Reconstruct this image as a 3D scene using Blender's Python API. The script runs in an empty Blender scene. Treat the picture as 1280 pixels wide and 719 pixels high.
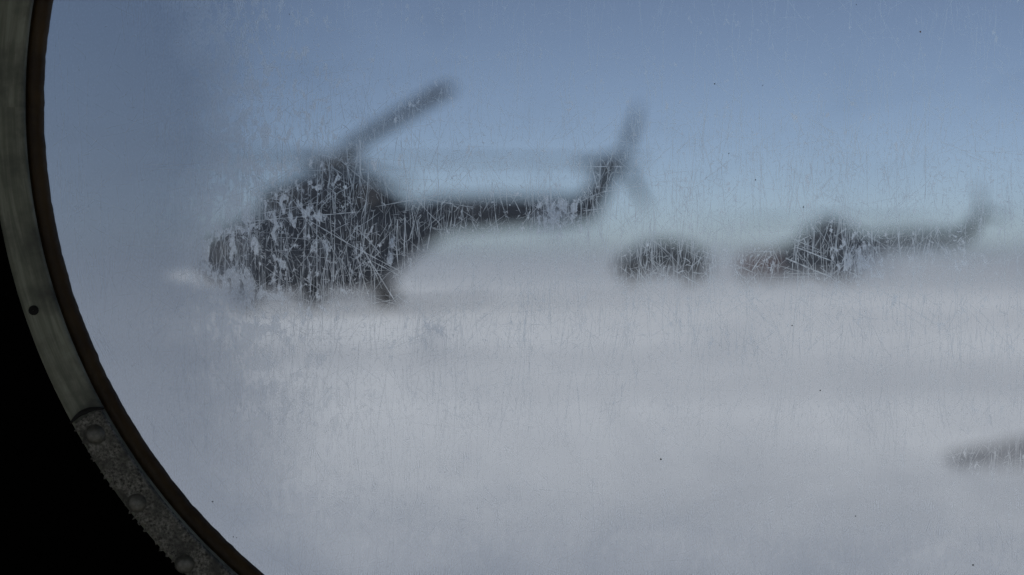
import bpy, bmesh, math, random
import numpy as np
from mathutils import Vector, Matrix
R = math.radians
sc = bpy.context.scene
COL = sc.collection

# ------------------------------------------------------------------ camera
FPX = 1758.0                      # focal length in photograph pixels
EYE = 1.70
HORIZON = 318.0
PITCH = math.atan((359.5 - HORIZON) / FPX)
PANE_Y = 0.53
cd = bpy.data.cameras.new('camera')
cam = bpy.data.objects.new('camera', cd)
COL.objects.link(cam)
cam.location = (0, 0, EYE)
cam.rotation_euler = (R(90) - PITCH, 0, 0)
cd.sensor_width = 36.0
cd.lens = 36.0 * FPX / 1280.0
cd.clip_start = 0.01
cd.clip_end = 6000
cd.dof.use_dof = True
cd.dof.focus_distance = PANE_Y
cd.dof.aperture_fstop = 5.2
sc.camera = cam

# ------------------------------------------------------------------ sky, sun, exposure
SUN_EL, SUN_AZ = 34.0, 205.0      # azimuth clockwise from +Y (the view direction)
w = bpy.data.worlds.new('World')
sc.world = w
w.use_nodes = True
nt = w.node_tree
nt.nodes.clear()
sky = nt.nodes.new('ShaderNodeTexSky')
sky.sky_type = 'NISHITA'
sky.sun_disc = False
sky.sun_elevation = R(SUN_EL)
sky.sun_rotation = R(SUN_AZ)
sky.air_density = 0.55
sky.dust_density = 1.0
sky.ozone_density = 2.0
sky.altitude = 1000
bg = nt.nodes.new('ShaderNodeBackground')
bg.inputs['Strength'].default_value = 0.070
wo = nt.nodes.new('ShaderNodeOutputWorld')
hs = nt.nodes.new('ShaderNodeHueSaturation')
hs.inputs['Saturation'].default_value = 0.80
hs.inputs['Hue'].default_value = 0.498
nt.links.new(sky.outputs[0], hs.inputs['Color'])
nt.links.new(hs.outputs[0], bg.inputs[0])
nt.links.new(bg.outputs[0], wo.inputs[0])
sd = bpy.data.lights.new('sun', 'SUN')
sd.energy = 3.9
sd.angle = R(0.5)
sd.color = (0.985, 0.975, 0.925)
sun = bpy.data.objects.new('sun', sd)
COL.objects.link(sun)
sdir = Vector((math.sin(R(SUN_AZ)) * math.cos(R(SUN_EL)), math.cos(R(SUN_AZ)) * math.cos(R(SUN_EL)), math.sin(R(SUN_EL))))
sun.rotation_euler = sdir.to_track_quat('Z', 'Y').to_euler()
sun.location = sdir * 30
vs = sc.view_settings
vs.view_transform = 'Standard'
vs.look = 'None'
vs.gamma = 1.0
vs.use_curve_mapping = False
vs.exposure = -0.08
sc.cycles.use_denoising = True
sc.cycles.max_bounces = 7
sc.cycles.transparent_max_bounces = 16
sc.cycles.sample_clamp_indirect = 4.0


# ------------------------------------------------------------------ helpers
def tag(o, label=None, cat=None, group=None, kind=None):
    if label: o['label'] = label
    if cat: o['category'] = cat
    if group: o['group'] = group
    if kind: o['kind'] = kind
    return o


def obj(name, me, mat=None, parent=None):
    o = bpy.data.objects.new(name, me)
    COL.objects.link(o)
    if mat is not None and not me.materials:
        me.materials.append(mat)
    if parent is not None:
        o.parent = parent
    return o


def empty(name, loc=(0, 0, 0), rz=0.0, parent=None):
    o = bpy.data.objects.new(name, None)
    COL.objects.link(o)
    o.location = loc
    o.rotation_euler = (0, 0, rz)
    o.empty_display_size = 0.2
    o.parent = parent
    return o


def copy_tree(o, parent=None):
    c = o.copy()
    COL.objects.link(c)
    c.parent = parent
    for ch in list(o.children):
        copy_tree(ch, c)
    return c


def finish(bm, name, smooth=True):
    bmesh.ops.recalc_face_normals(bm, faces=bm.faces[:])
    me = bpy.data.meshes.new(name)
    bm.to_mesh(me)
    bm.free()
    if smooth:
        for p in me.polygons:
            p.use_smooth = True
    return me


def loft(name, sections, caps=True, smooth=True):
    """sections: list of closed rings, each a list of points of one length."""
    bm = bmesh.new()
    rings = [[bm.verts.new(p) for p in s] for s in sections]
    n = len(rings[0])
    for a, b in zip(rings, rings[1:]):
        for i in range(n):
            bm.faces.new((a[i], a[(i + 1) % n], b[(i + 1) % n], b[i]))
    if caps:
        bm.faces.new(rings[0])
        bm.faces.new(rings[-1][::-1])
    return finish(bm, name, smooth)


def sq_ring(x, zc, hw, hh, n=28, e=2.8, yc=0.0):
    out = []
    for i in range(n):
        t = 2 * math.pi * i / n
        c, s = math.cos(t), math.sin(t)
        out.append((x, yc + hw * math.copysign(abs(c) ** (2 / e), c), zc + hh * math.copysign(abs(s) ** (2 / e), s)))
    return out


def tube_between(bm, a, b, ra, rb, n=12):
    a, b = Vector(a), Vector(b)
    q = (b - a).to_track_quat('Z', 'Y').to_matrix()
    ring = []
    for p, r in ((a, ra), (b, rb)):
        ring.append([bm.verts.new(p + q @ Vector((r * math.cos(2 * math.pi * i / n), r * math.sin(2 * math.pi * i / n), 0))) for i in range(n)])
    for i in range(n):
        bm.faces.new((ring[0][i], ring[0][(i + 1) % n], ring[1][(i + 1) % n], ring[1][i]))
    bm.faces.new(ring[0][::-1])
    bm.faces.new(ring[1])


def lathe_y(name, prof, n=40, cap=False):
    """revolve (radius, y) points round the local Y axis (wheels, discs)."""
    bm = bmesh.new()
    rings = []
    for r, y in prof:
        rings.append([bm.verts.new((r * math.cos(2 * math.pi * i / n), y, r * math.sin(2 * math.pi * i / n))) for i in range(n)])
    for a, b in zip(rings, rings[1:]):
        for i in range(n):
            bm.faces.new((a[i], a[(i + 1) % n], b[(i + 1) % n], b[i]))
    if cap:
        bm.faces.new(rings[0])
        bm.faces.new(rings[-1][::-1])
    return finish(bm, name)


# ------------------------------------------------------------------ materials
def new_mat(name):
    m = bpy.data.materials.new(name)
    m.use_nodes = True
    t = m.node_tree
    t.nodes.clear()
    out = t.nodes.new('ShaderNodeOutputMaterial')
    return m, t, out


def N(t, kind, **kw):
    n = t.nodes.new(kind)
    for k, v in kw.items():
        setattr(n, k, v)
    return n


def math_node(t, op, a, b=None, clamp=False):
    n = N(t, 'ShaderNodeMath', operation=op, use_clamp=clamp)
    for i, v in enumerate((a, b)):
        if v is None:
            continue
        if isinstance(v, (int, float)):
            n.inputs[i].default_value = v
        else:
            t.links.new(v, n.inputs[i])
    return n.outputs[0]


def noise(t, vec, scale, detail=4, rough=0.55, dist=0.0):
    n = N(t, 'ShaderNodeTexNoise')
    n.inputs['Scale'].default_value = scale
    n.inputs['Detail'].default_value = detail
    n.inputs['Roughness'].default_value = rough
    n.inputs['Distortion'].default_value = dist
    if vec is not None:
        t.links.new(vec, n.inputs['Vector'])
    return n.outputs[0]


def coords(t, scale=(1, 1, 1), rot=(0, 0, 0)):
    tc = N(t, 'ShaderNodeTexCoord')
    mp = N(t, 'ShaderNodeMapping')
    mp.inputs['Scale'].default_value = scale
    mp.inputs['Rotation'].default_value = rot
    t.links.new(tc.outputs['Object'], mp.inputs['Vector'])
    return mp.outputs[0]


def ramp(t, fac, lo, hi):
    n = N(t, 'ShaderNodeMapRange')
    n.inputs['From Min'].default_value = lo
    n.inputs['From Max'].default_value = hi
    n.clamp = True
    t.links.new(fac, n.inputs['Value'])
    return n.outputs[0]


def mixc(t, fac, a, b):
    n = N(t, 'ShaderNodeMix', data_type='RGBA')
    if isinstance(fac, (int, float)):
        n.inputs[0].default_value = fac
    else:
        t.links.new(fac, n.inputs[0])
    for i, v in ((6, a), (7, b)):
        if isinstance(v, tuple):
            n.inputs[i].default_value = (*v, 1)
        else:
            t.links.new(v, n.inputs[i])
    return n.outputs[2]


def simple(name, c1, c2, scale=3.0, rough=0.6, metal=0.0, bump=0.0, stretch=(1, 1, 1), lo=0.35, hi=0.65, bscale=None, bdist=0.01):
    m, t, out = new_mat(name)
    v = coords(t, stretch)
    f = ramp(t, noise(t, v, scale, 6, 0.6), lo, hi)
    p = N(t, 'ShaderNodeBsdfPrincipled')
    t.links.new(mixc(t, f, c1, c2), p.inputs['Base Color'])
    p.inputs['Roughness'].default_value = rough
    p.inputs['Metallic'].default_value = metal
    if bump:
        b = N(t, 'ShaderNodeBump')
        b.inputs['Strength'].default_value = bump
        b.inputs['Distance'].default_value = bdist
        t.links.new(noise(t, v, bscale or scale * 4, 5, 0.6), b.inputs['Height'])
        t.links.new(b.outputs[0], p.inputs['Normal'])
    t.links.new(p.outputs[0], out.inputs[0])
    return m


M = {}
M['paint'] = simple('dark_aircraft_paint', (0.005, 0.008, 0.015), (0.010, 0.014, 0.023), 1.6, 0.7)
M['blade'] = simple('rotor_blade_paint', (0.014, 0.015, 0.017), (0.024, 0.025, 0.028), 2.0, 0.7)
M['metal'] = simple('dark_steel', (0.05, 0.05, 0.055), (0.09, 0.09, 0.095), 6, 0.45, 0.6)
M['tyre'] = simple('tyre_rubber', (0.012, 0.012, 0.013), (0.022, 0.021, 0.02), 8, 0.85)
M['glazing'] = simple('aircraft_glazing', (0.012, 0.014, 0.018), (0.02, 0.024, 0.03), 1.5, 0.12)
M['hollow'] = simple('intake_dark', (0.006, 0.006, 0.006), (0.012, 0.012, 0.012), 3, 0.8)
M['van'] = simple('van_paint', (0.010, 0.012, 0.015), (0.018, 0.021, 0.025), 2, 0.55)
M['red'] = simple('dull_red_paint', (0.032, 0.011, 0.011), (0.055, 0.017, 0.016), 4, 0.6)
M['rock'] = simple('dark_rock', (0.12, 0.125, 0.14), (0.26, 0.265, 0.285), 5, 0.9, bump=0.6, bdist=0.03)
M['lamp'] = simple('lamp_glass', (0.25, 0.25, 0.24), (0.35, 0.35, 0.33), 5, 0.2)
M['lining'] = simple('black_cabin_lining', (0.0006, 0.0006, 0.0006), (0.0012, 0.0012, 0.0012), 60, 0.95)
M['trim'] = simple('grey_cabin_trim', (0.30, 0.30, 0.28), (0.38, 0.38, 0.35), 6, 0.8)
M['deck'] = simple('cabin_deck', (0.22, 0.21, 0.19), (0.30, 0.29, 0.26), 5, 0.7)
M['sealant'] = simple('brown_sealant', (0.045, 0.023, 0.005), (0.09, 0.052, 0.014), 60, 0.55, bump=0.4, bscale=220, bdist=0.001)
M['rivet'] = simple('worn_rivet', (0.12, 0.12, 0.105), (0.28, 0.275, 0.25), 300, 0.5, 0.5, bump=0.3, bscale=500, bdist=0.0006)

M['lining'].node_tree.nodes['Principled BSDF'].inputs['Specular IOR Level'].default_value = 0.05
# worn metal of the window ring: streaks that run round the ring
m, t, out = new_mat('worn_ring_metal')
tc = N(t, 'ShaderNodeTexCoord')
sep = N(t, 'ShaderNodeSeparateXYZ')
t.links.new(tc.outputs['Object'], sep.inputs[0])
ang = math_node(t, 'ARCTAN2', sep.outputs[2], sep.outputs[0])
rad = math_node(t, 'SQRT', math_node(t, 'ADD', math_node(t, 'POWER', sep.outputs[0], 2.0), math_node(t, 'POWER', sep.outputs[2], 2.0)))
cmb = N(t, 'ShaderNodeCombineXYZ')
t.links.new(math_node(t, 'MULTIPLY', ang, 5.0), cmb.inputs[0])
t.links.new(math_node(t, 'MULTIPLY', rad, 420.0), cmb.inputs[1])
st = noise(t, cmb.outputs[0], 1.0, 6, 0.65, 0.6)
pt = noise(t, tc.outputs['Object'], 55, 5, 0.6)
c = mixc(t, ramp(t, st, 0.42, 0.72), (0.22, 0.235, 0.185), (0.44, 0.455, 0.37))
c = mixc(t, ramp(t, pt, 0.42, 0.68), c, (0.11, 0.115, 0.10))
p = N(t, 'ShaderNodeBsdfPrincipled')
t.links.new(c, p.inputs['Base Color'])
p.inputs['Roughness'].default_value = 0.7
p.inputs['Metallic'].default_value = 0.05
p.inputs['Specular IOR Level'].default_value = 0.25
b = N(t, 'ShaderNodeBump')
b.inputs['Strength'].default_value = 0.35
b.inputs['Distance'].default_value = 0.0005
t.links.new(st, b.inputs['Height'])
t.links.new(b.outputs[0], p.inputs['Normal'])
t.links.new(p.outputs[0], out.inputs[0])
M['ring'] = m

# rough mottled strap
m, t, out = new_mat('mottled_strap')
v = coords(t)
f1 = noise(t, v, 900, 4, 0.7)
f2 = noise(t, v, 140, 4, 0.6)
c = mixc(t, ramp(t, f1, 0.35, 0.7), (0.035, 0.034, 0.03), (0.46, 0.45, 0.40))
c = mixc(t, ramp(t, f2, 0.45, 0.65), c, (0.10, 0.10, 0.09))
p = N(t, 'ShaderNodeBsdfPrincipled')
t.links.new(c, p.inputs['Base Color'])
p.inputs['Roughness'].default_value = 0.9
b = N(t, 'ShaderNodeBump')
b.inputs['Strength'].default_value = 0.8
b.inputs['Distance'].default_value = 0.0012
t.links.new(f1, b.inputs['Height'])
t.links.new(b.outputs[0], p.inputs['Normal'])
t.links.new(p.outputs[0], out.inputs[0])
M['strap'] = m

# snow
m, t, out = new_mat('trampled_snow')
v = coords(t, (0.35, 1, 1))
f1 = ramp(t, noise(t, v, 0.075, 4, 0.5), 0.36, 0.66)
f2 = ramp(t, noise(t, v, 1.4, 5, 0.6), 0.3, 0.7)
f3 = ramp(t, noise(t, coords(t, (0.22, 1, 1)), 0.27, 3, 0.5), 0.45, 0.68)
c = mixc(t, f1, (0.87, 0.88, 0.90), (0.52, 0.535, 0.57))
c = mixc(t, math_node(t, 'MULTIPLY', f3, 0.55), c, (0.46, 0.475, 0.51))
c = mixc(t, math_node(t, 'MULTIPLY', f2, 0.25), c, (0.50, 0.50, 0.52))
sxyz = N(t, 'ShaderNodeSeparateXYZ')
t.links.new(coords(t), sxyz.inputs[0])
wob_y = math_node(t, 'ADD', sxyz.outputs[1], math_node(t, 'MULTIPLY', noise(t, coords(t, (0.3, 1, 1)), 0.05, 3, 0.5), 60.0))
c = mixc(t, math_node(t, 'MULTIPLY', ramp(t, wob_y, 72.0, 150.0), 0.72), c, (0.40, 0.43, 0.48))   # ground greyer with distance, softening the horizon
p = N(t, 'ShaderNodeBsdfPrincipled')
t.links.new(c, p.inputs['Base Color'])
p.inputs['Roughness'].default_value = 0.85
b = N(t, 'ShaderNodeBump')
b.inputs['Strength'].default_value = 0.5
b.inputs['Distance'].default_value = 0.05
t.links.new(noise(t, coords(t), 3.0, 6, 0.6), b.inputs['Height'])
t.links.new(b.outputs[0], p.inputs['Normal'])
t.links.new(p.outputs[0], out.inputs[0])
M['snow'] = m


def frost_bsdf(t, color, rough=0.60, thick_shade=None, spread=0.07):
    """ground-glass look: a wide forward lobe plus some fully diffused light."""
    tr = N(t, 'ShaderNodeBsdfTranslucent')
    tr.inputs['Color'].default_value = (*color, 1)
    rf = N(t, 'ShaderNodeBsdfRefraction')
    rf.inputs['Color'].default_value = (*color, 1)
    rf.inputs['Roughness'].default_value = rough
    rf.inputs['IOR'].default_value = 1.45
    if thick_shade is not None:
        cc = mixc(t, thick_shade, color, tuple(k_ * q for k_, q in zip((0.54, 0.575, 0.635), color)))
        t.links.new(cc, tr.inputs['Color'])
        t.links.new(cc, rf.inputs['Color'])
    mx = N(t, 'ShaderNodeMixShader')
    mx.inputs[0].default_value = spread
    t.links.new(rf.outputs[0], mx.inputs[1])
    t.links.new(tr.outputs[0], mx.inputs[2])
    return mx.outputs[0]


FROST_C = (0.97, 0.98, 1.0)
# frosted, scratched acrylic: cabin-side face
m, t, out = new_mat('frosted_acrylic')
at = N(t, 'ShaderNodeAttribute', attribute_name='frost')
F = at.outputs['Fac']
vA = coords(t, (1, 1, 0.55))
vB = coords(t, (1, 1, 0.035))
vC = coords(t, (0.06, 1, 1), (0, R(6), 0))
nA = noise(t, vA, 300, 8, 0.70, 0.4)          # flakes
nB = noise(t, vB, 1150, 3, 0.6, 0.12)         # fine vertical wiping lines
nG = noise(t, vA, 1400, 3, 0.7)               # grain
fk = ramp(t, math_node(t, 'ADD', nA, math_node(t, 'MULTIPLY', math_node(t, 'SUBTRACT', F, 0.5), 0.55)), 0.56, 0.60)
fl = ramp(t, math_node(t, 'ADD', nB, math_node(t, 'MULTIPLY', math_node(t, 'SUBTRACT', F, 0.5), 0.35)), 0.60, 0.66)
fk = math_node(t, 'MULTIPLY', fk, math_node(t, 'ADD', math_node(t, 'MULTIPLY', ramp(t, nG, 0.3, 0.6), 0.45), 0.5))
fl = math_node(t, 'MULTIPLY', fl, 0.4)
cov = math_node(t, 'MAXIMUM', fk, fl)
cov = math_node(t, 'MAXIMUM', cov, math_node(t, 'MULTIPLY', ramp(t, F, 0.55, 1.0), 0.85))
cov = math_node(t, 'MAXIMUM', cov, 0.015)
tp = N(t, 'ShaderNodeBsdfTransparent')
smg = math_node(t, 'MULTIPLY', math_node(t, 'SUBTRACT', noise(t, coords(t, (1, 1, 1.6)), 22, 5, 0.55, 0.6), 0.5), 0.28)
THK_SHADE = ramp(t, math_node(t, 'ADD', F, smg), 0.42, 0.86)  # tints the pane darker for frost and for the put-in bottom shade
t.links.new(mixc(t, THK_SHADE, (0.88, 0.90, 0.93), (0.50, 0.535, 0.595)), tp.inputs[0])
mx = N(t, 'ShaderNodeMixShader')
t.links.new(cov, mx.inputs[0])
t.links.new(tp.outputs[0], mx.inputs[1])
t.links.new(frost_bsdf(t, FROST_C, thick_shade=THK_SHADE), mx.inputs[2])
t.links.new(mx.outputs[0], out.inputs[0])
M['frost'] = m

m, t, out = new_mat('clear_acrylic')
tp = N(t, 'ShaderNodeBsdfTransparent')
tp.inputs[0].default_value = (0.97, 0.98, 0.98, 1)
t.links.new(tp.outputs[0], out.inputs[0])
M['clear'] = m

m, t, out = new_mat('scratch_edge')
at = N(t, 'ShaderNodeAttribute', attribute_name='depth')
tp = N(t, 'ShaderNodeBsdfTransparent')
mx = N(t, 'ShaderNodeMixShader')
t.links.new(at.outputs['Fac'], mx.inputs[0])
t.links.new(tp.outputs[0], mx.inputs[1])
t.links.new(frost_bsdf(t, (1.0, 1.0, 1.0), rough=0.50, spread=0.04), mx.inputs[2])
t.links.new(mx.outputs[0], out.inputs[0])
M['scratch'] = m
M['dirt'] = simple('dirt_speck', (0.10, 0.10, 0.10), (0.18, 0.18, 0.18), 300, 0.9)
M['dirt_orange'] = simple('orange_speck', (0.45, 0.25, 0.10), (0.55, 0.32, 0.14), 300, 0.9)

# ------------------------------------------------------------------ ground
def ground_z(x, y):
    base = -0.0042 * max(0.0, y - 40.0) if y < 300 else -0.0042 * 260
    return base


def make_ground():
    xs = np.concatenate([[-2500, -1200, -600, -320], np.linspace(-170, 170, 120), [320, 600, 1200, 2500]])
    ys = np.concatenate([[-2500, -900, -300, -100], np.linspace(-30, 310, 140), [500, 900, 1600, 2500]])
    rng = np.random.default_rng(4)
    ph = rng.uniform(0, 6.28, (7, 2))
    fr = rng.uniform(0.08, 0.7, (7, 2))
    verts = []
    for y in ys:
        for x in xs:
            z = ground_z(x, y)
            if abs(x) < 165 and -28 < y < 300:
                k = sum(math.sin(fr[i, 0] * x + ph[i, 0]) * math.sin(fr[i, 1] * y + ph[i, 1]) for i in range(7)) / 7
                z += 0.07 * k
            verts.append((x, y, z - 0.02))
    nx = len(xs)
    faces = [(j * nx + i, j * nx + i + 1, (j + 1) * nx + i + 1, (j + 1) * nx + i) for j in range(len(ys) - 1) for i in range(nx - 1)]
    me = bpy.data.meshes.new('snow_ground')
    me.from_pydata([tuple(map(float, q)) for q in verts], [], faces)
    for p in me.polygons:
        p.use_smooth = True
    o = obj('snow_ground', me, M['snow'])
    tag(o, kind='structure')


make_ground()

# ------------------------------------------------------------------ the cabin the camera sits in
S0 = PANE_Y / FPX                              # metres per photo pixel on the pane


def on_plane(px, py, Y):
    """photo pixel to (x, z) on the vertical plane at distance Y (flat small-angle camera)."""
    d = Vector(((px - 640) / FPX, 1.0, (359.5 - py) / FPX))
    d.rotate(Matrix.Rotation(-PITCH, 3, 'X'))
    k = Y / d.y
    return d.x * k, EYE + d.z * k


CX_PX, CY_PX = 815.0, 138.0
cx, cz = on_plane(CX_PX, CY_PX, PANE_Y)
R_SEAL = 760 * S0
R_HOLE = 790 * S0
Y_IN, Y_OUT = 0.5235, 0.58


def wall_with_holes(name, y0, y1, x0, x1, z0, z1, holes, flare=1.0):
    """flat panel in XZ with round holes, built from one frame of quads per hole cell."""
    bm = bmesh.new()
    n = 96
    edges = [x0] + [0.5 * (a[0] + b[0]) for a, b in zip(holes, holes[1:])] + [x1]
    for (hx, hz, hr), ea, eb in zip(holes, edges, edges[1:]):
        rings = {}
        for yy in (y0, y1):
            inner, outer = [], []
            for i in range(n):
                a = 2 * math.pi * i / n
                c, s = math.cos(a), math.sin(a)
                hq = hr * (flare if yy == y1 else 1.0)
                inner.append(bm.verts.new((hx + hq * c, yy, hz + hq * s)))
                kx = (eb - hx) / c if c > 1e-9 else ((ea - hx) / c if c < -1e-9 else 1e9)
                kz = (z1 - hz) / s if s > 1e-9 else ((z0 - hz) / s if s < -1e-9 else 1e9)
                k = min(kx, kz)
                outer.append(bm.verts.new((hx + k * c, yy, hz + k * s)))
            for i in range(n):
                j = (i + 1) % n
                bm.faces.new((inner[i], inner[j], outer[j], outer[i]))
            rings[yy] = inner
        for i in range(n):
            j = (i + 1) % n
            bm.faces.new((rings[y0][i], rings[y0][j], rings[y1][j], rings[y1][i]))
        # corners the radial quads cut off
        for yy in (y0, y1):
            for qx in (ea, eb):
                for qz in (z0, z1):
                    angc = math.atan2(qz - hz, qx - hx) % (2 * math.pi)
                    i = int(angc / (2 * math.pi) * n)
                    pts = []
                    for q in (i, i + 1):
                        a = 2 * math.pi * q / n
                        c, s = math.cos(a), math.sin(a)
                        k = min((eb - hx) / c if c > 1e-9 else (ea - hx) / c if c < -1e-9 else 1e9,
                                (z1 - hz) / s if s > 1e-9 else (z0 - hz) / s if s < -1e-9 else 1e9)
                        pts.append(bm.verts.new((hx + k * c, yy, hz + k * s)))
                    pts.append(bm.verts.new((qx, yy, qz)))
                    bm.faces.new(pts)
    return finish(bm, name, False)


XL, XR, ZF, ZC, YB = -2.6, 2.8, 0.62, 2.55, -1.75
o = obj('cabin_wall', wall_with_holes('cabin_wall', Y_IN, Y_OUT, XL, XR, ZF, ZC, [(cx, cz, R_HOLE)], 1.3), M['lining'])
tag(o, kind='structure')
o = obj('cabin_wall', wall_with_holes('unseen_wall_far', YB - 0.06, YB, XL, XR, ZF, ZC,
        [(-1.75, 1.6, 0.52), (-0.6, 1.6, 0.52), (0.55, 1.6, 0.52), (1.7, 1.6, 0.52)]), M['trim'])  # unseen wall behind the camera, openings widened to light the ring
tag(o, kind='structure')


def box_mesh(name, a, b):
    bm = bmesh.new()
    bmesh.ops.create_cube(bm, size=1.0)
    for v in bm.verts:
        v.co = Vector([a[i] if v.co[i] < 0 else b[i] for i in range(3)])
    return finish(bm, name, False)


for nm, a, b, mt in (('cabin_floor', (XL - .06, YB - .06, ZF - .06), (XR + .06, Y_OUT, ZF - .002), 'deck'),
                     ('cabin_ceiling', (XL - .06, YB - .06, ZC + .002), (XR + .06, Y_OUT, ZC + .06), 'trim'),
                     ('cabin_bulkhead', (XL - .06, YB - .06, ZF), (XL - .002, Y_OUT, ZC), 'trim'),
                     ('cabin_bulkhead', (XR + .002, YB - .06, ZF), (XR + .06, Y_OUT, ZC), 'trim')):
    tag(obj(nm, box_mesh(nm, a, b), M[mt]), kind='structure')

# ------------------------------------------------------------------ the porthole
win = empty('porthole_window', (cx, PANE_Y, cz))
tag(win, 'round scratched and frosted porthole with worn grey metal ring', 'window')
rng = random.Random(11)
nrg = np.random.default_rng(7)


def px_local(px, py):
    x, z = on_plane(px, py, PANE_Y)
    return x - cx, z - cz


# --- frost and put-in darkening over the pane, in photo pixels of the pane plane: (x, y, rx, ry, amount)
BLOBS = [
    (30, 210, 240, 480, 0.44), (190, 560, 190, 240, 0.28), (1190, 690, 300, 100, 0.06),  # left blobs: frost that also darkens the pane towards the left
    (40, 70, 260, 260, 0.38), (692, 268, 34, 26, 0.30), 
    (232, 344, 24, 9, -0.28), (265, 352, 26, 8, -0.12), (1160, 312, 60, 16, 0.12), (1065, 318, 42, 26, 0.20), (1085, 330, 30, 20, 0.10),
    (395, 272, 12, 8, 0.06), (365, 262, 20, 8, 0.05), (408, 305, 6, 10, 0.20), (492, 300, 5, 11, 0.45),
    (488, 322, 4, 10, 0.35), (440, 295, 10, 24, 0.08), (395, 320, 10, 26, 0.06), (290, 308, 26, 30, -0.10),
    (450, 335, 12, 18, 0.08), (965, 330, 10, 14, 0.08), (300, 368, 20, 14, 0.12),
    (272, 315, 11, 14, -0.45), (425, 275, 14, 34, -0.16), (330, 320, 10, 34, -0.22), (505, 285, 18, 24, -0.22),
    (480, 262, 20, 14, -0.2), (610, 265, 44, 16, -0.16), (1010, 320, 34, 24, -0.18), (830, 322, 44, 24, -0.12),
    (370, 330, 8, 30, -0.14), (480, 355, 22, 20, -0.2), (760, 240, 36, 40, -0.05), (500, 150, 70, 40, 0.02),
    (640, 770, 850, 150, 0.40), (750, 0, 800, 130, -0.05), (1225, 560, 60, 16, -0.08),  # first blob: aircraft's shadow on the snow, put in as pane film
    (910, 430, 70, 26, 0.08), (540, 420, 18, 26, 0.14), (550, 40, 40, 40, 0.06), (1120, 300, 60, 30, -0.05),
]


def frost_and_shade(X, Y):
    f = np.full_like(X, 0.43)
    for bx, by, rx, ry, am in BLOBS:
        f += am * np.exp(-(((X - bx) / rx) ** 2 + ((Y - by) / ry) ** 2))
    return f


PANE_FLIP = True


def make_pane():
    step = 5.0
    rp = 788.0
    n = int(rp // step) + 1
    g = np.arange(-n, n + 1) * step
    X, Y = np.meshgrid(g, g)
    rr = np.hypot(X, Y)
    k = np.where(rr > rp, rp / np.maximum(rr, 1e-6), 1.0)     # pull the outside onto the rim
    inside = rr <= rp + step * 1.5
    idx = -np.ones(X.shape, int)
    idx[inside] = np.arange(inside.sum())
    Xc, Yc = X * k, Y * k
    vx, vy = Xc[inside] * S0, -Yc[inside] * S0
    verts = np.c_[vx, np.zeros_like(vx), vy]
    fr = frost_and_shade(Xc[inside] + CX_PX, Yc[inside] + CY_PX)
    q = []
    A, B, Cc, D = idx[:-1, :-1], idx[:-1, 1:], idx[1:, 1:], idx[1:, :-1]
    ok = (A >= 0) & (B >= 0) & (Cc >= 0) & (D >= 0)
    cxm = (X[:-1, :-1] + step / 2)
    cym = (Y[:-1, :-1] + step / 2)
    ok &= np.hypot(cxm, cym) < rp
    q = np.c_[A[ok], B[ok], Cc[ok], D[ok]].tolist()
    me = bpy.data.meshes.new('pane')
    me.from_pydata(verts.tolist(), [], [f[::-1] for f in q] if PANE_FLIP else q)
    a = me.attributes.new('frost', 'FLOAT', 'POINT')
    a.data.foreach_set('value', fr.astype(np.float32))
    for p in me.polygons:
        p.use_smooth = True
    return me


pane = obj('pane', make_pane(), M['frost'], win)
pane['label'] = 'scratched clear acrylic pane with patches of frost'
# the outer skin of the pane, 3 mm behind, and its edge
bk = obj('pane_outer_face', lathe_y('pane_outer_face', [(788 * S0, 0.0004), (788 * S0, 0.003), (400 * S0, 0.003), (2 * S0, 0.003)], 120, False), M['clear'], pane)


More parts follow.
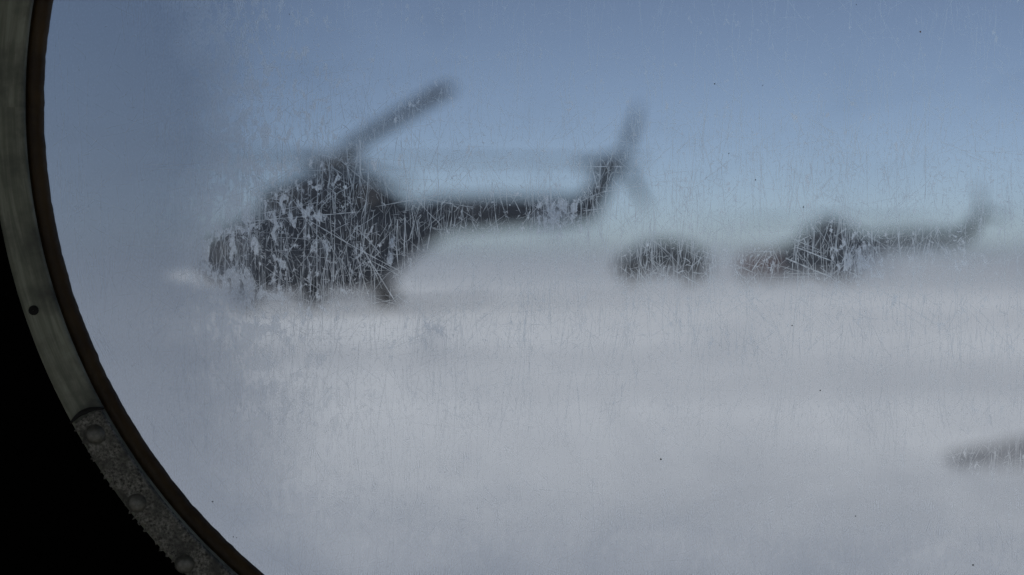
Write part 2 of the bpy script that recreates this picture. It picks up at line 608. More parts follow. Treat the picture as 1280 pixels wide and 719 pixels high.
# --- scratches: thin strips that lie in the cabin-side face
def make_scratches():
    V, Fc, D = [], [], []
    lay = [0]

    def strip(pts, wd, dep):
        """pts in photo px; wd full width in px; dep 0..1 opacity."""
        lay[0] = (lay[0] + 1) % 40
        yy = -0.00008 - lay[0] * 0.000004
        n = len(pts)
        base = len(V)
        for i, (x, y) in enumerate(pts):
            x0, y0 = pts[max(i - 1, 0)]
            x1, y1 = pts[min(i + 1, n - 1)]
            tx, ty = x1 - x0, y1 - y0
            l = math.hypot(tx, ty) or 1.0
            e = 0.35 if i in (0, n - 1) else 1.0
            wv = wd * e * rng.uniform(0.35, 1.45) * 0.40
            ox, oy = -ty / l * wv, tx / l * wv
            dd = dep * rng.choice((0.35, 0.7, 0.9, 1.0, 1.1)) * (0.50 + 0.40 * zone(x, y))
            for sgn in (-1, 1):
                V.append(((x + sgn * ox - CX_PX) * S0, yy, -(y + sgn * oy - CY_PX) * S0))
                D.append(min(1.0, dd))
        for i in range(n - 1):
            b0 = base + 2 * i
            Fc.append((b0, b0 + 1, b0 + 3, b0 + 2))

    def inside(x, y, mrg=12):
        return math.hypot(x - CX_PX, y - CY_PX) < 760 - mrg

    def zone(x, y):
        k = 1.0
        k *= 0.35 + 0.65 * min(1.0, max(0.0, (y - 40) / 170.0))
        k *= 1.0 - 0.45 * min(1.0, max(0.0, (y - 500) / 120.0))
        k *= 0.35 + 0.65 * min(1.0, max(0.0, (x - 170) / 110.0))
        return k

    def rnd():
        while True:
            x, y = rng.uniform(40, 1480), rng.uniform(-500, 890)
            if inside(x, y):
                if rng.random() > zone(x, y):
                    continue
                if (-30 < x < 1320 and -30 < y < 760) or rng.random() < 0.4:
                    return x, y

    def line(x, y, ang, L, wd, dep, wob=0.03, seg=6.5):
        n = max(2, int(L / seg) + 1)
        a = ang
        pts = [(x, y)]
        for i in range(n):
            a += rng.gauss(0, wob * 0.9)
            x += math.cos(a) * L / n
            y += math.sin(a) * L / n
            if not inside(x, y, 6):
                break
            pts.append((x, y))
        if len(pts) > 1:
            strip(pts, wd, dep)

    UP = math.pi / 2
    # long near-vertical wiping scratches
    for _ in range(2600):
        x, y = rnd()
        line(x, y, UP + rng.gauss(0.02, 0.09), rng.choice((25, 40, 60, 90, 140)) * rng.uniform(0.6, 1.3), rng.choice((0.7, 0.9, 1.1, 1.6)), rng.uniform(0.35, 0.95), 0.035)
    # bundles of parallel verticals
    for _ in range(260):
        x, y = rnd()
        a = UP + rng.gauss(0, 0.12)
        for k in range(rng.randint(3, 9)):
            line(x + k * rng.uniform(3, 6), y + rng.uniform(-14, 14), a + rng.gauss(0, 0.02), rng.uniform(25, 80), rng.choice((0.7, 1.0, 1.3)), rng.uniform(0.3, 0.8), 0.02)
    # slanted ones
    for _ in range(4000):
        x, y = rnd()
        a = UP + rng.choice((-1, 1)) * rng.uniform(0.25, 1.1)
        line(x, y, a, rng.choice((10, 18, 28, 45, 70)) * rng.uniform(0.7, 1.3), rng.choice((0.7, 0.9, 1.2)), rng.uniform(0.35, 0.9), 0.05)
    # broad wipe arcs
    for _ in range(130):
        x, y = rnd()
        a = rng.choice((0.15, 0.5, 0.9, 1.3, 1.9, 2.5)) + rng.gauss(0, 0.1)
        curl = rng.uniform(-0.05, 0.05)
        for k in range(rng.randint(2, 5)):
            px_, py_, aa = x + k * rng.uniform(2, 7), y + k * rng.uniform(2, 6), a
            pts = []
            for i in range(rng.randint(6, 16)):
                pts.append((px_, py_))
                aa += curl
                px_ += math.cos(aa) * 9
                py_ += math.sin(aa) * 9
                if not inside(px_, py_, 6):
                    break
            if len(pts) > 2:
                strip(pts, rng.uniform(0.5, 1.1), rng.uniform(0.3, 0.8))
    # flat ones
    for _ in range(520):
        x, y = rnd()
        line(x, y, rng.gauss(-0.06, 0.16), rng.choice((14, 25, 45, 90)) * rng.uniform(0.7, 1.3), rng.choice((0.7, 0.9, 1.2)), rng.uniform(0.35, 0.85), 0.03)
    # long straight ones the photograph shows over the dark aircraft
    for a, b, wd in (((305, 277), (452, 262), 1.3), ((318, 268), (400, 254), 1.0), ((378, 270), (506, 346), 1.4), ((455, 312), (496, 378), 1.6),
                     ((462, 324), (500, 345), 1.2), ((352, 330), (384, 278), 1.3), ((398, 200), (396, 372), 1.4), ((420, 240), (418, 352), 1.3),
                     ((470, 258), (552, 243), 1.2), ((398, 256), (424, 230), 1.1), ((994, 308), (1040, 326), 2.0), ((982, 322), (1040, 346), 2.0),
                     ((960, 346), (1012, 346), 1.0), ((994, 306), (1030, 316), 1.2), ((875, 312), (945, 340), 1.4), ((940, 338), (958, 312), 1.4),
                     ((880, 320), (925, 335), 1.2), ((528, 248), (512, 300), 1.3), ((515, 262), (522, 296), 1.2), ((300, 372), (334, 352), 1.6), ((318, 378), (338, 360), 1.3)):
        L = math.hypot(b[0] - a[0], b[1] - a[1])
        line(a[0], a[1], math.atan2(b[1] - a[1], b[0] - a[0]), L, wd, 0.9, 0.008)
    # short crooked hairs and crystals
    for _ in range(9500):
        x, y = rnd()
        line(x, y, rng.uniform(0, 6.28), rng.uniform(3, 12), rng.choice((0.7, 1.0, 1.4)), rng.uniform(0.4, 0.95), 0.5, 3.5)
    # little clusters of crystals
    for _ in range(230):
        x, y = rnd()
        s = rng.uniform(5, 16)
        for k in range(rng.randint(10, 34)):
            line(x + rng.gauss(0, s), y + rng.gauss(0, s * 1.2), rng.uniform(0, 6.28), rng.uniform(2, 7), rng.choice((1.0, 1.6, 2.2)), rng.uniform(0.5, 0.95), 0.6, 2.5)
    # rubbed streaks beside the rim at the left
    for (x0, y0, x1, y1, a, nn, Lm) in ((72, 185, 108, 215, UP - 0.04, 13, 70), (92, 318, 135, 345, UP - 0.22, 14, 34), (88, 392, 165, 425, UP - 0.48, 26, 52),
                                        (235, 410, 262, 420, UP - 0.5, 6, 26), (250, 590, 330, 640, UP - 0.7, 18, 30), (180, 505, 260, 560, UP - 0.6, 22, 34),
                                        (190, 150, 235, 165, UP - 0.05, 12, 26), (245, 215, 268, 235, UP, 8, 34), (165, 205, 235, 212, 0.0, 12, 30)):
        for k in range(nn):
            line(rng.uniform(x0, x1), rng.uniform(y0, y1), a + rng.gauss(0, 0.05), Lm * rng.uniform(0.5, 1.2), rng.uniform(0.8, 1.9), rng.uniform(0.35, 0.8), 0.012)
    # thin wandering cracks of dried water
    for pts in ([(360, 5), (385, 24), (410, 33), (440, 40), (470, 41), (478, 30)], [(815, 148), (835, 160), (862, 172), (880, 176), (905, 172), (914, 150), (918, 110)],
                [(795, 95), (805, 72), (812, 60)], [(560, 385), (530, 400), (528, 420), (545, 440)]):
        q = []
        for (xa, ya), (xb, yb) in zip(pts, pts[1:]):
            for k in range(6):
                u = k / 6
                q.append((xa + (xb - xa) * u + rng.gauss(0, 1.1), ya + (yb - ya) * u + rng.gauss(0, 1.1)))
        strip(q, 1.6, 0.55)
    me = bpy.data.meshes.new('scratches')
    me.from_pydata(V, [], Fc)
    a = me.attributes.new('depth', 'FLOAT', 'POINT')
    a.data.foreach_set('value', np.array(D, np.float32))
    return me


scr = obj('scratches', make_scratches(), M['scratch'], pane)
scr['kind'] = 'stuff'

# --- dirt specks stuck to the pane
def speck_mesh(rp):
    bm = bmesh.new()
    bmesh.ops.create_icosphere(bm, subdivisions=1, radius=rp * S0)
    for v in bm.verts:
        v.co *= rng.uniform(0.6, 1.35)
        v.co.y *= 0.4
    return finish(bm, 'dirt_speck')


specks = [(990, 407, 1.2), (826, 574, 1.8), (266, 627, 1.6), (292, 671, 1.0), (296, 672, 1.0), (1150, 40, 1.6), (893, 105, 1.4), (953, 107, 1.0),
          (911, 192, 1.0), (944, 225, 1.2), (1004, 259, 1.3), (1070, 6, 1.0), (362, 18, 1.0), (1216, 706, 1.5), (1069, 645, 1.1), (1025, 488, 1.2), (565, 223, 0.9)]
for i in range(12):
    a = rng.uniform(0, 6.28)
    q = 720 * math.sqrt(rng.random())
    specks.append((CX_PX + q * math.cos(a), CY_PX + q * math.sin(a), rng.uniform(0.4, 0.8)))
for (sx, sy, sr) in specks:
    sr *= 0.75
    lx, lz = px_local(sx, sy)
    o = obj('dirt_speck', speck_mesh(sr), M['dirt_orange' if (sx, sy) == (1150, 40) else 'dirt'], pane)
    o.location = (lx, -0.0004, lz)


# --- rings round the pane (angle 0 = right, clockwise is down in the photograph)
def ring_arc(name, prof_fn, a0, a1, n, closed):
    """sweep profile(angle) -> list of (radius m, y) round the window axis."""
    bm = bmesh.new()
    rings = []
    cnt = n if closed else n + 1
    for i in range(cnt):
        a = a0 + (a1 - a0) * i / n
        rings.append([bm.verts.new((r * math.cos(a), y, -r * math.sin(a))) for r, y in prof_fn(a)])
    k = len(rings[0])
    for i in range(n):
        A, B = rings[i], rings[(i + 1) % cnt]
        for j in range(k):
            bm.faces.new((A[j], A[(j + 1) % k], B[(j + 1) % k], B[j]))
    if not closed:
        bm.faces.new(rings[0][::-1])
        bm.faces.new(rings[-1])
    return finish(bm, name)


def px_at(r_px, y):
    """radius in photo px of something standing at local depth y (towards the cabin is negative)."""
    return r_px * (PANE_Y + y) / FPX


wob = [(rng.uniform(20, 260), rng.uniform(0, 6.28), rng.uniform(0.3, 1.0)) for _ in range(14)]


NICK = [rng.choice((0, 0, 0, 0.6, -0.6, 1.2, -1.6, 2.6)) * rng.random() * 0.55 for _ in range(500)]


def seal_prof(a):
    d = sum(am * math.sin(f * 1.7 * a + p) for f, p, am in wob) * 0.09
    u = (a / (2 * math.pi) * 500) % 500
    i = int(u)
    d += (NICK[i % 500] * (1 - u + i) + NICK[(i + 1) % 500] * (u - i))
    ri = 757 + d
    return [(px_at(ri + 1.0, 0), 0.0006), (px_at(ri, 0), -0.0012), (px_at(ri + 5, 0), -0.0034), (px_at(ri + 14, 0), -0.0044),
            (px_at(ri + 19, 0), -0.0042), (px_at(ri + 21.5, 0), -0.0010), (787 * S0, -0.0008), (787 * S0, 0.0004)]


sealant = obj('sealant_bead', ring_arc('sealant_bead', seal_prof, 0, 2 * math.pi, 1500, True), M['sealant'], win)
sealant['label'] = 'dark brown bead of sealant with a ragged edge'

YR0, YR1 = -0.0068, -0.0118        # ring stands on the wall lining, cabin side


def ring_prof(a):
    ri, ro = px_at(786.5, YR1), px_at(834, YR1)
    return [(ri + 0.0024, YR0), (ri + 0.0001, YR1 + 0.0016), (ri + 0.0012, YR1 + 0.0002), (ri + 0.0025, YR1), (ro - 0.003, YR1 + 0.0004),
            (ro - 0.0008, YR1 + 0.0015), (ro, YR1 + 0.0035), (ro, YR0)]


mring = obj('metal_ring', ring_arc('metal_ring', ring_prof, 0, 2 * math.pi, 360, True), M['ring'], win)

# rough strap riveted over the ring, from the joint at (100, 525) down past the lower edge
a_joint = math.atan2(526 - CY_PX, 101 - CX_PX)          # photo angle, y down
a_end = a_joint - R(62)


RAG = [rng.random() ** 2 for _ in range(400)]


def strap_prof(a):
    y1 = YR1 - 0.0013
    ri = px_at(791, y1)
    d = sum(am * math.sin(f * 3.7 * a + p) for f, p, am in wob[:9]) * 0.0003 + (RAG[int(a * 420) % 400] + RAG[int(a * 173) % 400] - 1.0) * 0.0013
    ro = px_at(837, y1) + d
    return [(ri, YR1 + 0.0006), (ri + 0.0003, y1 + 0.0004), (ri + 0.0012, y1), (ri + 0.006, y1 - 0.0001), (ro - 0.0035, y1 + 0.0002 + d * 0.3),
            (ro - 0.0012, y1 + 0.0011 + abs(d) * 0.4), (ro, YR0 - 0.0004)]


strap = obj('riveted_strap', ring_arc('riveted_strap', strap_prof, a_joint, a_end, 420, False), M['strap'], mring)
strap['label'] = 'rough dark mottled strap riveted over the ring'
rv = lathe_y('rivet', [(0.0038, 0.0014), (0.0037, -0.0002), (0.0030, -0.0016), (0.0017, -0.0024), (0.0002, -0.0026)], 24)
for (qx, qy) in ((119, 543), (171, 629), (231, 705), (298, 778), (372, 842)):
    y1 = YR1 - 0.0013
    x, z = on_plane(qx, qy, PANE_Y + y1)
    # slide onto the middle of the strap
    o = obj('rivet', rv, M['rivet'], mring)
    o.location = (x - cx, y1 - 0.0002, z - cz)
    o.rotation_euler = (rng.uniform(-0.12, 0.12), rng.uniform(0, 6.28), rng.uniform(-0.12, 0.12))
    o.scale = (rng.uniform(0.85, 1.05), rng.uniform(0.7, 1.0), rng.uniform(0.95, 1.15))
# dark curved gap where the strap ends, and the small screw hole
bm = bmesh.new()
pv = None
for i in range(15):
    u = i / 14
    rr_ = px_at(788 + 45 * u, YR1 - 0.0016)
    aa = a_joint + 0.010 * math.sin(math.pi * u) + 0.004 * u
    wv = 0.0021 * (0.35 + 0.65 * (1 - abs(2 * u - 1)))
    q_ = [bm.verts.new((rr_ * math.cos(aa + k / rr_), YR1 - 0.0016 + dy, -rr_ * math.sin(aa + k / rr_))) for k, dy in ((0, 0), (-wv, 0), (-wv, 0.0016), (0, 0.0016))]
    if pv:
        for j in range(4):
            bm.faces.new((pv[j], pv[(j + 1) % 4], q_[(j + 1) % 4], q_[j]))
    pv = q_
obj('joint_gap', finish(bm, 'joint_gap'), M['hollow'], mring)
hx, hz = on_plane(42, 388, PANE_Y + YR1)
o = obj('screw_hole', lathe_y('screw_hole', [(0.0019, 0.0012), (0.0018, -0.0003), (0.0001, -0.0003)], 14), M['hollow'], mring)
o.location = (hx - cx, YR1 - 0.0001, hz - cz)


# ------------------------------------------------------------------ helicopter
def make_helicopter():
    root = empty('helicopter')
    P = M['paint']
    fus = loft('fuselage', [sq_ring(*s) for s in (
        (4.55, 1.62, 0.12, 0.12), (4.45, 1.64, 0.42, 0.42), (4.2, 1.60, 0.72, 0.66), (3.75, 1.62, 1.02, 0.90), (3.2, 1.70, 1.17, 1.12),
        (2.6, 1.78, 1.24, 1.29), (1.9, 1.88, 1.25, 1.40), (-1.1, 1.90, 1.25, 1.42), (-1.8, 2.03, 1.2, 1.30), (-2.7, 2.38, 1.0, 1.0), (-3.6, 2.76, 0.80, 0.82),
        (-4.5, 3.12, 0.60, 0.66))])
    fo = obj('fuselage', fus, P, root)
    # round cabin windows both sides
    wn = lathe_y('cabin_window', [(0.22, 0.0), (0.22, 0.025), (0.18, 0.03), (0.175, 0.018), (0.001, 0.018)], 28)
    for sgn in (1, -1):
        for k in range(5):
            o = obj('cabin_window', wn, M['glazing'], fo)
            o.location = (1.0 - k * 0.62, sgn * 1.245, 2.35)
            o.rotation_euler = (0, 0, 0 if sgn > 0 else math.pi)
    # cockpit panes
    def pane_quad(pts):
        bm = bmesh.new()
        vs_ = [bm.verts.new(p) for p in pts]
        f = bm.faces.new(vs_)
        ex = bmesh.ops.extrude_face_region(bm, geom=[f])
        nrm = (Vector(pts[1]) - Vector(pts[0])).cross(Vector(pts[2]) - Vector(pts[0])).normalized()
        for g in ex['geom']:
            if isinstance(g, bmesh.types.BMVert):
                g.co += nrm * 0.03
        return finish(bm, 'cockpit_pane', False)
    for sgn in (1, -1):
        for pts in (((4.62, 0.12 * sgn, 2.50), (4.35, 0.78 * sgn, 2.48), (3.92, 0.80 * sgn, 2.98), (4.15, 0.10 * sgn, 3.0)),
                    ((4.30, 0.98 * sgn, 2.36), (3.35, 1.19 * sgn, 2.36), (3.30, 1.10 * sgn, 2.98), (3.95, 0.90 * sgn, 2.94)),
                    ((4.95, 0.62 * sgn, 1.75), (4.45, 1.00 * sgn, 1.75), (4.42, 0.96 * sgn, 2.22), (4.80, 0.62 * sgn, 2.16))):
            q = [Vector(p) + Vector((-0.68, 0.03 * sgn, -0.26)) for p in pts]
            obj('cockpit_pane', pane_quad(q if sgn > 0 else q[::-1]), M['glazing'], fo)
    # sliding cabin door, port side
    d = obj('cabin_door', box_mesh('cabin_door', (1.45, 1.235, 0.95), (2.25, 1.275, 2.75)), P, fo)
    obj('door_handle', box_mesh('door_handle', (2.1, 1.276, 1.75), (2.2, 1.31, 1.80)), M['metal'], d)
    # engine deck
    eng = obj('engine_housing', loft('engine_housing', [sq_ring(x, z, w_, h_, 24, 3.0) for x, z, w_, h_ in (
        (2.05, 3.45, 0.30, 0.25), (1.9, 3.48, 0.78, 0.40), (1.4, 3.58, 0.90, 0.52), (0.7, 3.74, 0.95, 0.68), (-0.6, 3.80, 0.95, 0.74), (-1.7, 3.62, 0.82, 0.60),
        (-2.7, 3.35, 0.52, 0.36), (-3.5, 3.2, 0.25, 0.20))]), P, root)
    ink = lathe_y('engine_intake', [(0.02, 0.10), (0.30, 0.04), (0.34, -0.04), (0.36, 0.06), (0.36, 0.5)], 24)
    for sgn in (1, -1):
        o = obj('engine_intake', ink, M['hollow'], eng)
        o.location = (2.12, 0.42 * sgn, 3.5)
        o.rotation_euler = (0, 0, R(90))
        bm = bmesh.new()
        tube_between(bm, (-0.7, 0.8 * sgn, 3.62), (-1.15, 1.28 * sgn, 3.66), 0.22, 0.24, 16)
        obj('exhaust', finish(bm, 'exhaust'), M['metal'], eng)
    # tail boom and swept fin
    obj('tail_boom', loft('tail_boom', [sq_ring(x, z, r_, h_, 20, 2.1) for x, z, r_, h_ in (
        (-4.2, 3.10, 0.60, 0.64), (-7.0, 3.26, 0.52, 0.60), (-9.0, 3.34, 0.44, 0.54), (-10.9, 3.40, 0.36, 0.48), (-11.5, 3.42, 0.25, 0.38))]), P, root)

    def fin_ring(x, z, c, th):
        return [(x + c * u, th * v, z) for u, v in ((0.5, 0), (0.3, 0.8), (0, 1), (-0.3, 0.7), (-0.5, 0), (-0.3, -0.7), (0, -1), (0.3, -0.8))]
    obj('tail_fin', loft('tail_fin', [fin_ring(*q) for q in ((-10.7, 3.0, 1.9, 0.16), (-11.15, 3.5, 1.7, 0.2), (-11.85, 4.25, 1.35, 0.19), (-12.4, 5.0, 1.1, 0.17),
                                                            (-12.66, 5.5, 0.85, 0.14), (-12.75, 5.62, 0.4, 0.06))]), P, root)
    for sgn in (1, -1):
        obj('stabilizer', loft('stabilizer', [[(-10.1 + c_ * u, y_, 3.22 + 0.05 * v) for u, v in ((0.5, 0), (0.2, 1), (-0.5, 0), (0.2, -1))]
                                              for y_, c_ in ((0.22 * sgn, 0.95), (1.36 * sgn, 0.7))], smooth=False), P, root)
    # tail rotor on the port side of the fin
    th = obj('tail_rotor_hub', lathe_y('tail_rotor_hub', [(0.02, 0.5), (0.14, 0.48), (0.16, 0.30), (0.09, 0.27), (0.09, 0.0)], 20), M['metal'], root)
    th.location = (-12.62, 0.05, 5.32)
    tb = loft('tail_rotor_blade', [[(s_, 0.40 + 0.25 * c_ * u * 0.35 + 0.025 * v, c_ * u) for u, v in ((0.5, 0), (0.15, 1), (-0.5, 0), (0.15, -1))]
                                   for s_, c_ in ((0.12, 0.14), (0.40, 0.18), (0.52, 0.46), (1.4, 0.40), (2.3, 0.18), (2.38, 0.1))], smooth=False)
    for k in range(3):
        o = obj('tail_rotor_blade', tb, M['blade'], root)
        o.location = (-12.62, 0.05, 5.32)
        o.rotation_euler = (0, R(-(-7 + 120 * k)), 0)
    # rotor mast, hub, blades
    bm = bmesh.new()
    tube_between(bm, (0, 0, 4.1), (0, 0, 4.55), 0.36, 0.20, 20)
    tube_between(bm, (0, 0, 4.5), (0, 0, 5.05), 0.15, 0.14, 16)
    tube_between(bm, (0, 0, 4.74), (0, 0, 5.0), 0.50, 0.44, 20)
    tube_between(bm, (0, 0, 4.50), (0, 0, 4.62), 0.48, 0.48, 20)
    for k in range(5):
        a_ = R(76 + 72 * k)
        u_, v_ = math.cos(a_), math.sin(a_)
        tube_between(bm, (0.2 * u_, 0.2 * v_, 4.86), (1.15 * u_, 1.15 * v_, 4.88), 0.17, 0.13, 10)
        tube_between(bm, (0.4 * u_ - 0.2 * v_, 0.4 * v_ + 0.2 * u_, 4.55), (0.7 * u_ - 0.2 * v_, 0.7 * v_ + 0.2 * u_, 4.84), 0.035, 0.035, 8)
    mast = obj('rotor_mast', finish(bm, 'rotor_mast'), M['metal'], root)
    bl = loft('main_rotor_blade', [[(s_, c_ * u, 0.045 * v - 0.0009 * s_ * s_ * 0.0) for u, v in ((0.5, 0), (0.35, 0.8), (0.1, 1), (-0.5, 0.05), (-0.5, -0.05), (0.1, -1), (0.35, -0.8))]
                                   for s_, c_ in ((0.35, 0.22), (1.0, 0.2), (1.6, 0.30), (2.1, 0.52), (10.4, 0.52), (10.6, 0.4))])
    for k, (flap, pit) in enumerate(((6.6, 13), (0.2, 3), (-1.5, 5), (-1.0, 8), (2.0, 8))):
        o = obj('main_rotor_blade', bl, M['blade'], root)
        o.location = (0, 0, 4.86)
        az = R(76 + 72 * k)
        o.rotation_euler = (Matrix.Rotation(az, 3, 'Z') @ Matrix.Rotation(-R(flap), 3, 'Y') @ Matrix.Rotation(R(-pit), 3, 'X')).to_euler()
    # external tanks
    for sgn in (1, -1):
        obj('fuel_tank', loft('fuel_tank', [sq_ring(x, 1.38, r_, r_ * 1.05, 20, 2.0, 1.5 * sgn) for x, r_ in (
            (1.95, 0.05), (1.85, 0.22), (1.6, 0.36), (1.1, 0.42), (-1.0, 0.42), (-1.5, 0.36), (-1.75, 0.22), (-1.85, 0.05))]), P, root)
    # undercarriage
    wl = lathe_y('wheel', [(0.06, 0.13), (0.22, 0.11), (0.25, 0.14), (0.38, 0.15), (0.425, 0.10), (0.435, 0.0), (0.425, -0.10), (0.38, -0.15), (0.25, -0.14), (0.22, -0.11), (0.06, -0.13)], 32, True)
    for sgn in (1, -1):
        bm = bmesh.new()
        tube_between(bm, (-0.65, 1.2 * sgn, 2.55), (-0.7, 2.12 * sgn, 0.5), 0.075, 0.055)
        tube_between(bm, (0.15, 0.9 * sgn, 0.9), (-0.7, 2.12 * sgn, 0.45), 0.06, 0.05)
        tube_between(bm, (-1.35, 0.9 * sgn, 1.05), (-0.7, 2.12 * sgn, 0.45), 0.05, 0.05)
        tube_between(bm, (-0.7, 2.0 * sgn, 0.43), (-0.7, 2.3 * sgn, 0.43), 0.05, 0.05)
        g = obj('main_gear', finish(bm, 'main_gear'), M['metal'], root)
        o = obj('wheel', wl, M['tyre'], g)
        o.location = (-0.7, 2.28 * sgn, 0.42)
    bm = bmesh.new()
    tube_between(bm, (3.0, 0, 1.1), (3.05, 0, 0.32), 0.09, 0.07)
    tube_between(bm, (3.05, -0.28, 0.30), (3.05, 0.28, 0.30), 0.05, 0.05)
    tube_between(bm, (3.7, 0, 1.1), (3.08, 0, 0.42), 0.045, 0.045)
    g = obj('nose_gear', finish(bm, 'nose_gear'), M['metal'], root)
    for sgn in (1, -1):
        o = obj('wheel', wl, M['tyre'], g)
        o.location = (3.05, 0.22 * sgn, 0.29)
        o.scale = (0.69, 0.69, 0.69)
    return root


def ground_px(px, py):
    """point on the snow seen at a photo pixel."""
    d = Vector(((px - 640) / FPX, 1.0, (359.5 - py) / FPX))
    d.rotate(Matrix.Rotation(-PITCH, 3, 'X'))
    k = -EYE / d.z
    return d.x * k, d.y * k


heli = make_helicopter()
D1 = 46.0
heli.location = ((412 - 640) / FPX * D1, D1, ground_z(0, D1) - 0.02)
heli.rotation_euler = (0, 0, R(218.5))
tag(heli, 'large dark helicopter nearest the window, one rotor blade raised, nose to the left', 'helicopter', 'helicopters parked on the snow')
far = copy_tree(heli)
D2 = 110.0
far.location = ((1036 - 640) / FPX * D2, D2, ground_z(0, D2) - 0.02)
far.rotation_euler = (0, 0, R(188))
tag(far, 'smaller hazy dark helicopter farther off at the right, tail towards the right edge', 'helicopter', 'helicopters parked on the snow')
for ch in far.children:
    if ch.name.startswith('main_rotor_blade'):
        e = ch.matrix_basis.to_3x3() @ Vector((1, 0, 0))
        az = math.atan2(e.y, e.x) + R(31)
        ch.rotation_euler = (Matrix.Rotation(az, 3, 'Z') @ Matrix.Rotation(R(1.5), 3, 'Y') @ Matrix.Rotation(R(-6), 3, 'X')).to_euler()
    if ch.name.startswith('tail_rotor_blade'):
        ch.rotation_euler.y += R(40)


# ------------------------------------------------------------------ van beside the far helicopter
def make_van():
    root = empty('parked_van')
    prof = [(-3.0, 0.5), (-3.05, 0.95), (-2.85, 1.35), (-1.95, 1.72), (-1.05, 2.32), (-0.5, 2.46), (0.4, 2.46), (1.5, 2.28), (2.3, 1.98), (2.8, 1.55), (3.0, 1.1), (3.0, 0.5)]
    secs = []
    for y, k in ((-0.98, 0.93), (-0.9, 0.99), (-0.6, 1.0), (0.6, 1.0), (0.9, 0.99), (0.98, 0.93)):
        secs.append([(x * (0.985 if k < 0.95 else 1), y, 0.5 + (z - 0.5) * k) for x, z in prof])
    body = obj('body', loft('body', secs, smooth=False), M['van'], root)
    for sgn in (-1, 1):
        for x0, x1 in ((-1.2, -0.25), (-0.1, 1.1), (1.25, 2.0)):
            bm = bmesh.new()
            top = 2.05 if x1 < 2 else 1.92
            pts = [(x0 - (0.0 if x0 > -1 else 0.35), 0.975 * sgn, 1.5), (x1, 0.975 * sgn, 1.5), (x1, 0.95 * sgn, top), (x0 + 0.1, 0.95 * sgn, top)]
            a = [bm.verts.new(p) for p in pts]
            b_ = [bm.verts.new((p[0], p[1] + 0.03 * sgn, p[2])) for p in pts]
            bm.faces.new(a); bm.faces.new(b_)
            for i in range(4):
                bm.faces.new((a[i], a[(i + 1) % 4], b_[(i + 1) % 4], b_[i]))
            obj('window', finish(bm, 'van_window', False), M['glazing'], body)
    ws = bmesh.new()
    a = [ws.verts.new(p) for p in ((-1.98, -0.8, 1.75), (-1.98, 0.8, 1.75), (-1.12, 0.75, 2.31), (-1.12, -0.75, 2.31))]
    b_ = [ws.verts.new(v.co + Vector((-0.03, 0, 0.03))) for v in a]
    ws.faces.new(a); ws.faces.new(b_)
    for i in range(4):
        ws.faces.new((a[i], a[(i + 1) % 4], b_[(i + 1) % 4], b_[i]))
    obj('windscreen', finish(ws, 'windscreen', False), M['glazing'], body)
    hl = lathe_y('headlight', [(0.12, 0.0), (0.12, 0.05), (0.09, 0.07), (0.001, 0.08)], 18)
    for sgn in (-1, 1):
        o = obj('headlight', hl, M['lamp'], body)
        o.location = (-3.03, 0.68 * sgn, 0.98)
        o.rotation_euler = (0, 0, R(90))
    wl = lathe_y('wheel', [(0.05, 0.1), (0.2, 0.08), (0.22, 0.11), (0.34, 0.11), (0.37, 0.07), (0.37, -0.07), (0.34, -0.11), (0.22, -0.11), (0.2, -0.08), (0.05, -0.1)], 28, True)
    for x in (-2.0, 1.9):
        for sgn in (-1, 1):
            o = obj('wheel', wl, M['tyre'], root)
            o.location = (x, 0.93 * sgn, 0.36)
    return root


van = make_van()
DV = 100.0
van.location = ((828 - 640) / FPX * DV, DV, ground_z(0, DV) - 0.02)
van.rotation_euler = (0, 0, R(4))
van.scale = (1.10, 1.1, 1.22)
tag(van, 'dark rounded van parked between the two helicopters', 'van')


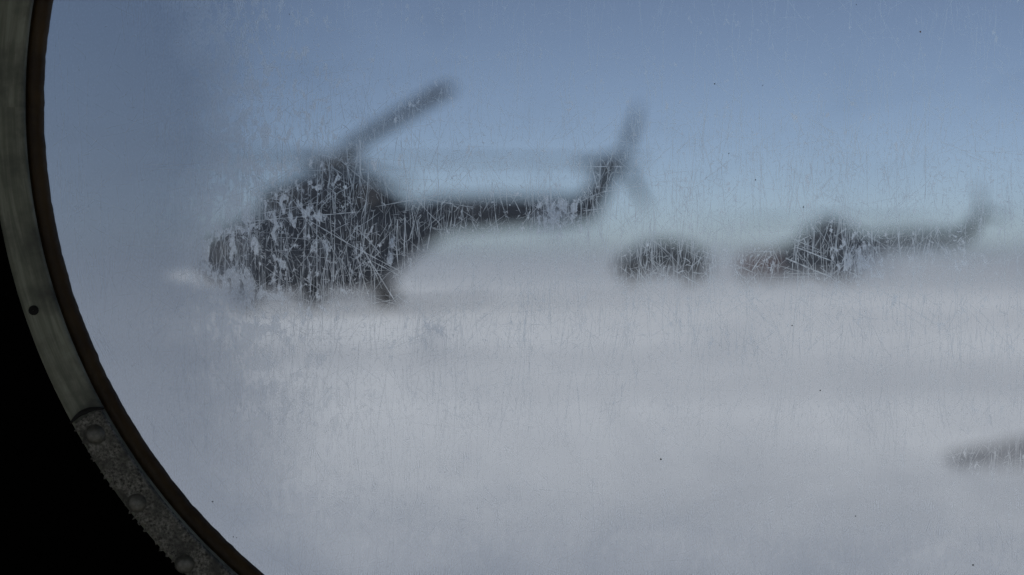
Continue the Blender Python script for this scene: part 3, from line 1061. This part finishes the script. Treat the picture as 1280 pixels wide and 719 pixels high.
# ------------------------------------------------------------------ small red cart by the far nose
def make_cart():
    root = empty('ground_cart')
    bm = bmesh.new()
    prof = [(-0.8, 0.45), (-0.85, 1.0), (-0.6, 1.35), (0.5, 1.42), (0.8, 1.1), (0.8, 0.45)]
    secs = [[(x * k, y, 0.45 + (z - 0.45) * k) for x, z in prof] for y, k in ((-0.55, 0.94), (-0.48, 1), (0.48, 1), (0.55, 0.94))]
    bm.free()
    body = obj('body', loft('cart_body', secs, smooth=False), M['red'], root)
    obj('panel', box_mesh('cart_panel', (-0.4, -0.58, 0.7), (0.3, -0.551, 1.15)), M['metal'], body)
    bm = bmesh.new()
    tube_between(bm, (-0.8, 0, 0.5), (-1.6, 0, 0.45), 0.04, 0.04)
    tube_between(bm, (-1.6, -0.2, 0.45), (-1.6, 0.2, 0.45), 0.03, 0.03)
    obj('tow_bar', finish(bm, 'tow_bar'), M['metal'], root)
    wl = lathe_y('wheel', [(0.03, 0.07), (0.12, 0.06), (0.24, 0.08), (0.26, 0.04), (0.26, -0.04), (0.24, -0.08), (0.12, -0.06), (0.03, -0.07)], 22, True)
    for x in (-0.5, 0.5):
        for sgn in (-1, 1):
            o = obj('wheel', wl, M['tyre'], root)
            o.location = (x, 0.5 * sgn, 0.25)
    return root


cart = make_cart()
DC = 106.0
cart.location = ((950 - 640) / FPX * DC, DC, ground_z(0, DC) - 0.02)
cart.rotation_euler = (0, 0, R(-6))
cart.scale = (1.75, 1.4, 1.55)
tag(cart, 'small dull red cart in front of the far helicopter nose', 'cart')

# ------------------------------------------------------------------ low dark rock at the right edge
def make_rock():
    bm = bmesh.new()
    bmesh.ops.create_icosphere(bm, subdivisions=5, radius=1.0)
    from mathutils import noise as mn
    for v in bm.verts:
        p = v.co.copy()
        k = 1 + 0.30 * mn.noise(p * 1.3 + Vector((3, 1, 2))) + 0.08 * mn.noise(p * 4.1) + 0.03 * mn.noise(p * 11)
        v.co = Vector((p.x * 1.25 * k, p.y * 0.45 * k, p.z * 0.24 * k * (1.0 + 0.9 * p.x)))
    return finish(bm, 'rock')


rk = obj('rock', make_rock(), M['rock'])
gx, gy = ground_px(1275, 578)
rk.location = (gx + 0.66, gy + 0.3, 0.03)
rk.rotation_euler = (0, R(-4), R(6))
tag(rk, 'low dark rock on the snow at the right edge of the view', 'rock')

# ------------------------------------------------------------------ haze over the airfield
m, t, out = new_mat('cold_haze')
pv = N(t, 'ShaderNodeVolumePrincipled')
pv.inputs['Color'].default_value = (0.82, 0.89, 1.0, 1)
pv.inputs['Density'].default_value = 0.0005
pv.inputs['Anisotropy'].default_value = 0.1
t.links.new(pv.outputs[0], out.inputs['Volume'])
hz_ = obj('haze', box_mesh('haze', (-2600, -2600, -3.0), (2600, 2600, 8.0)), m)
tag(hz_, kind='stuff')
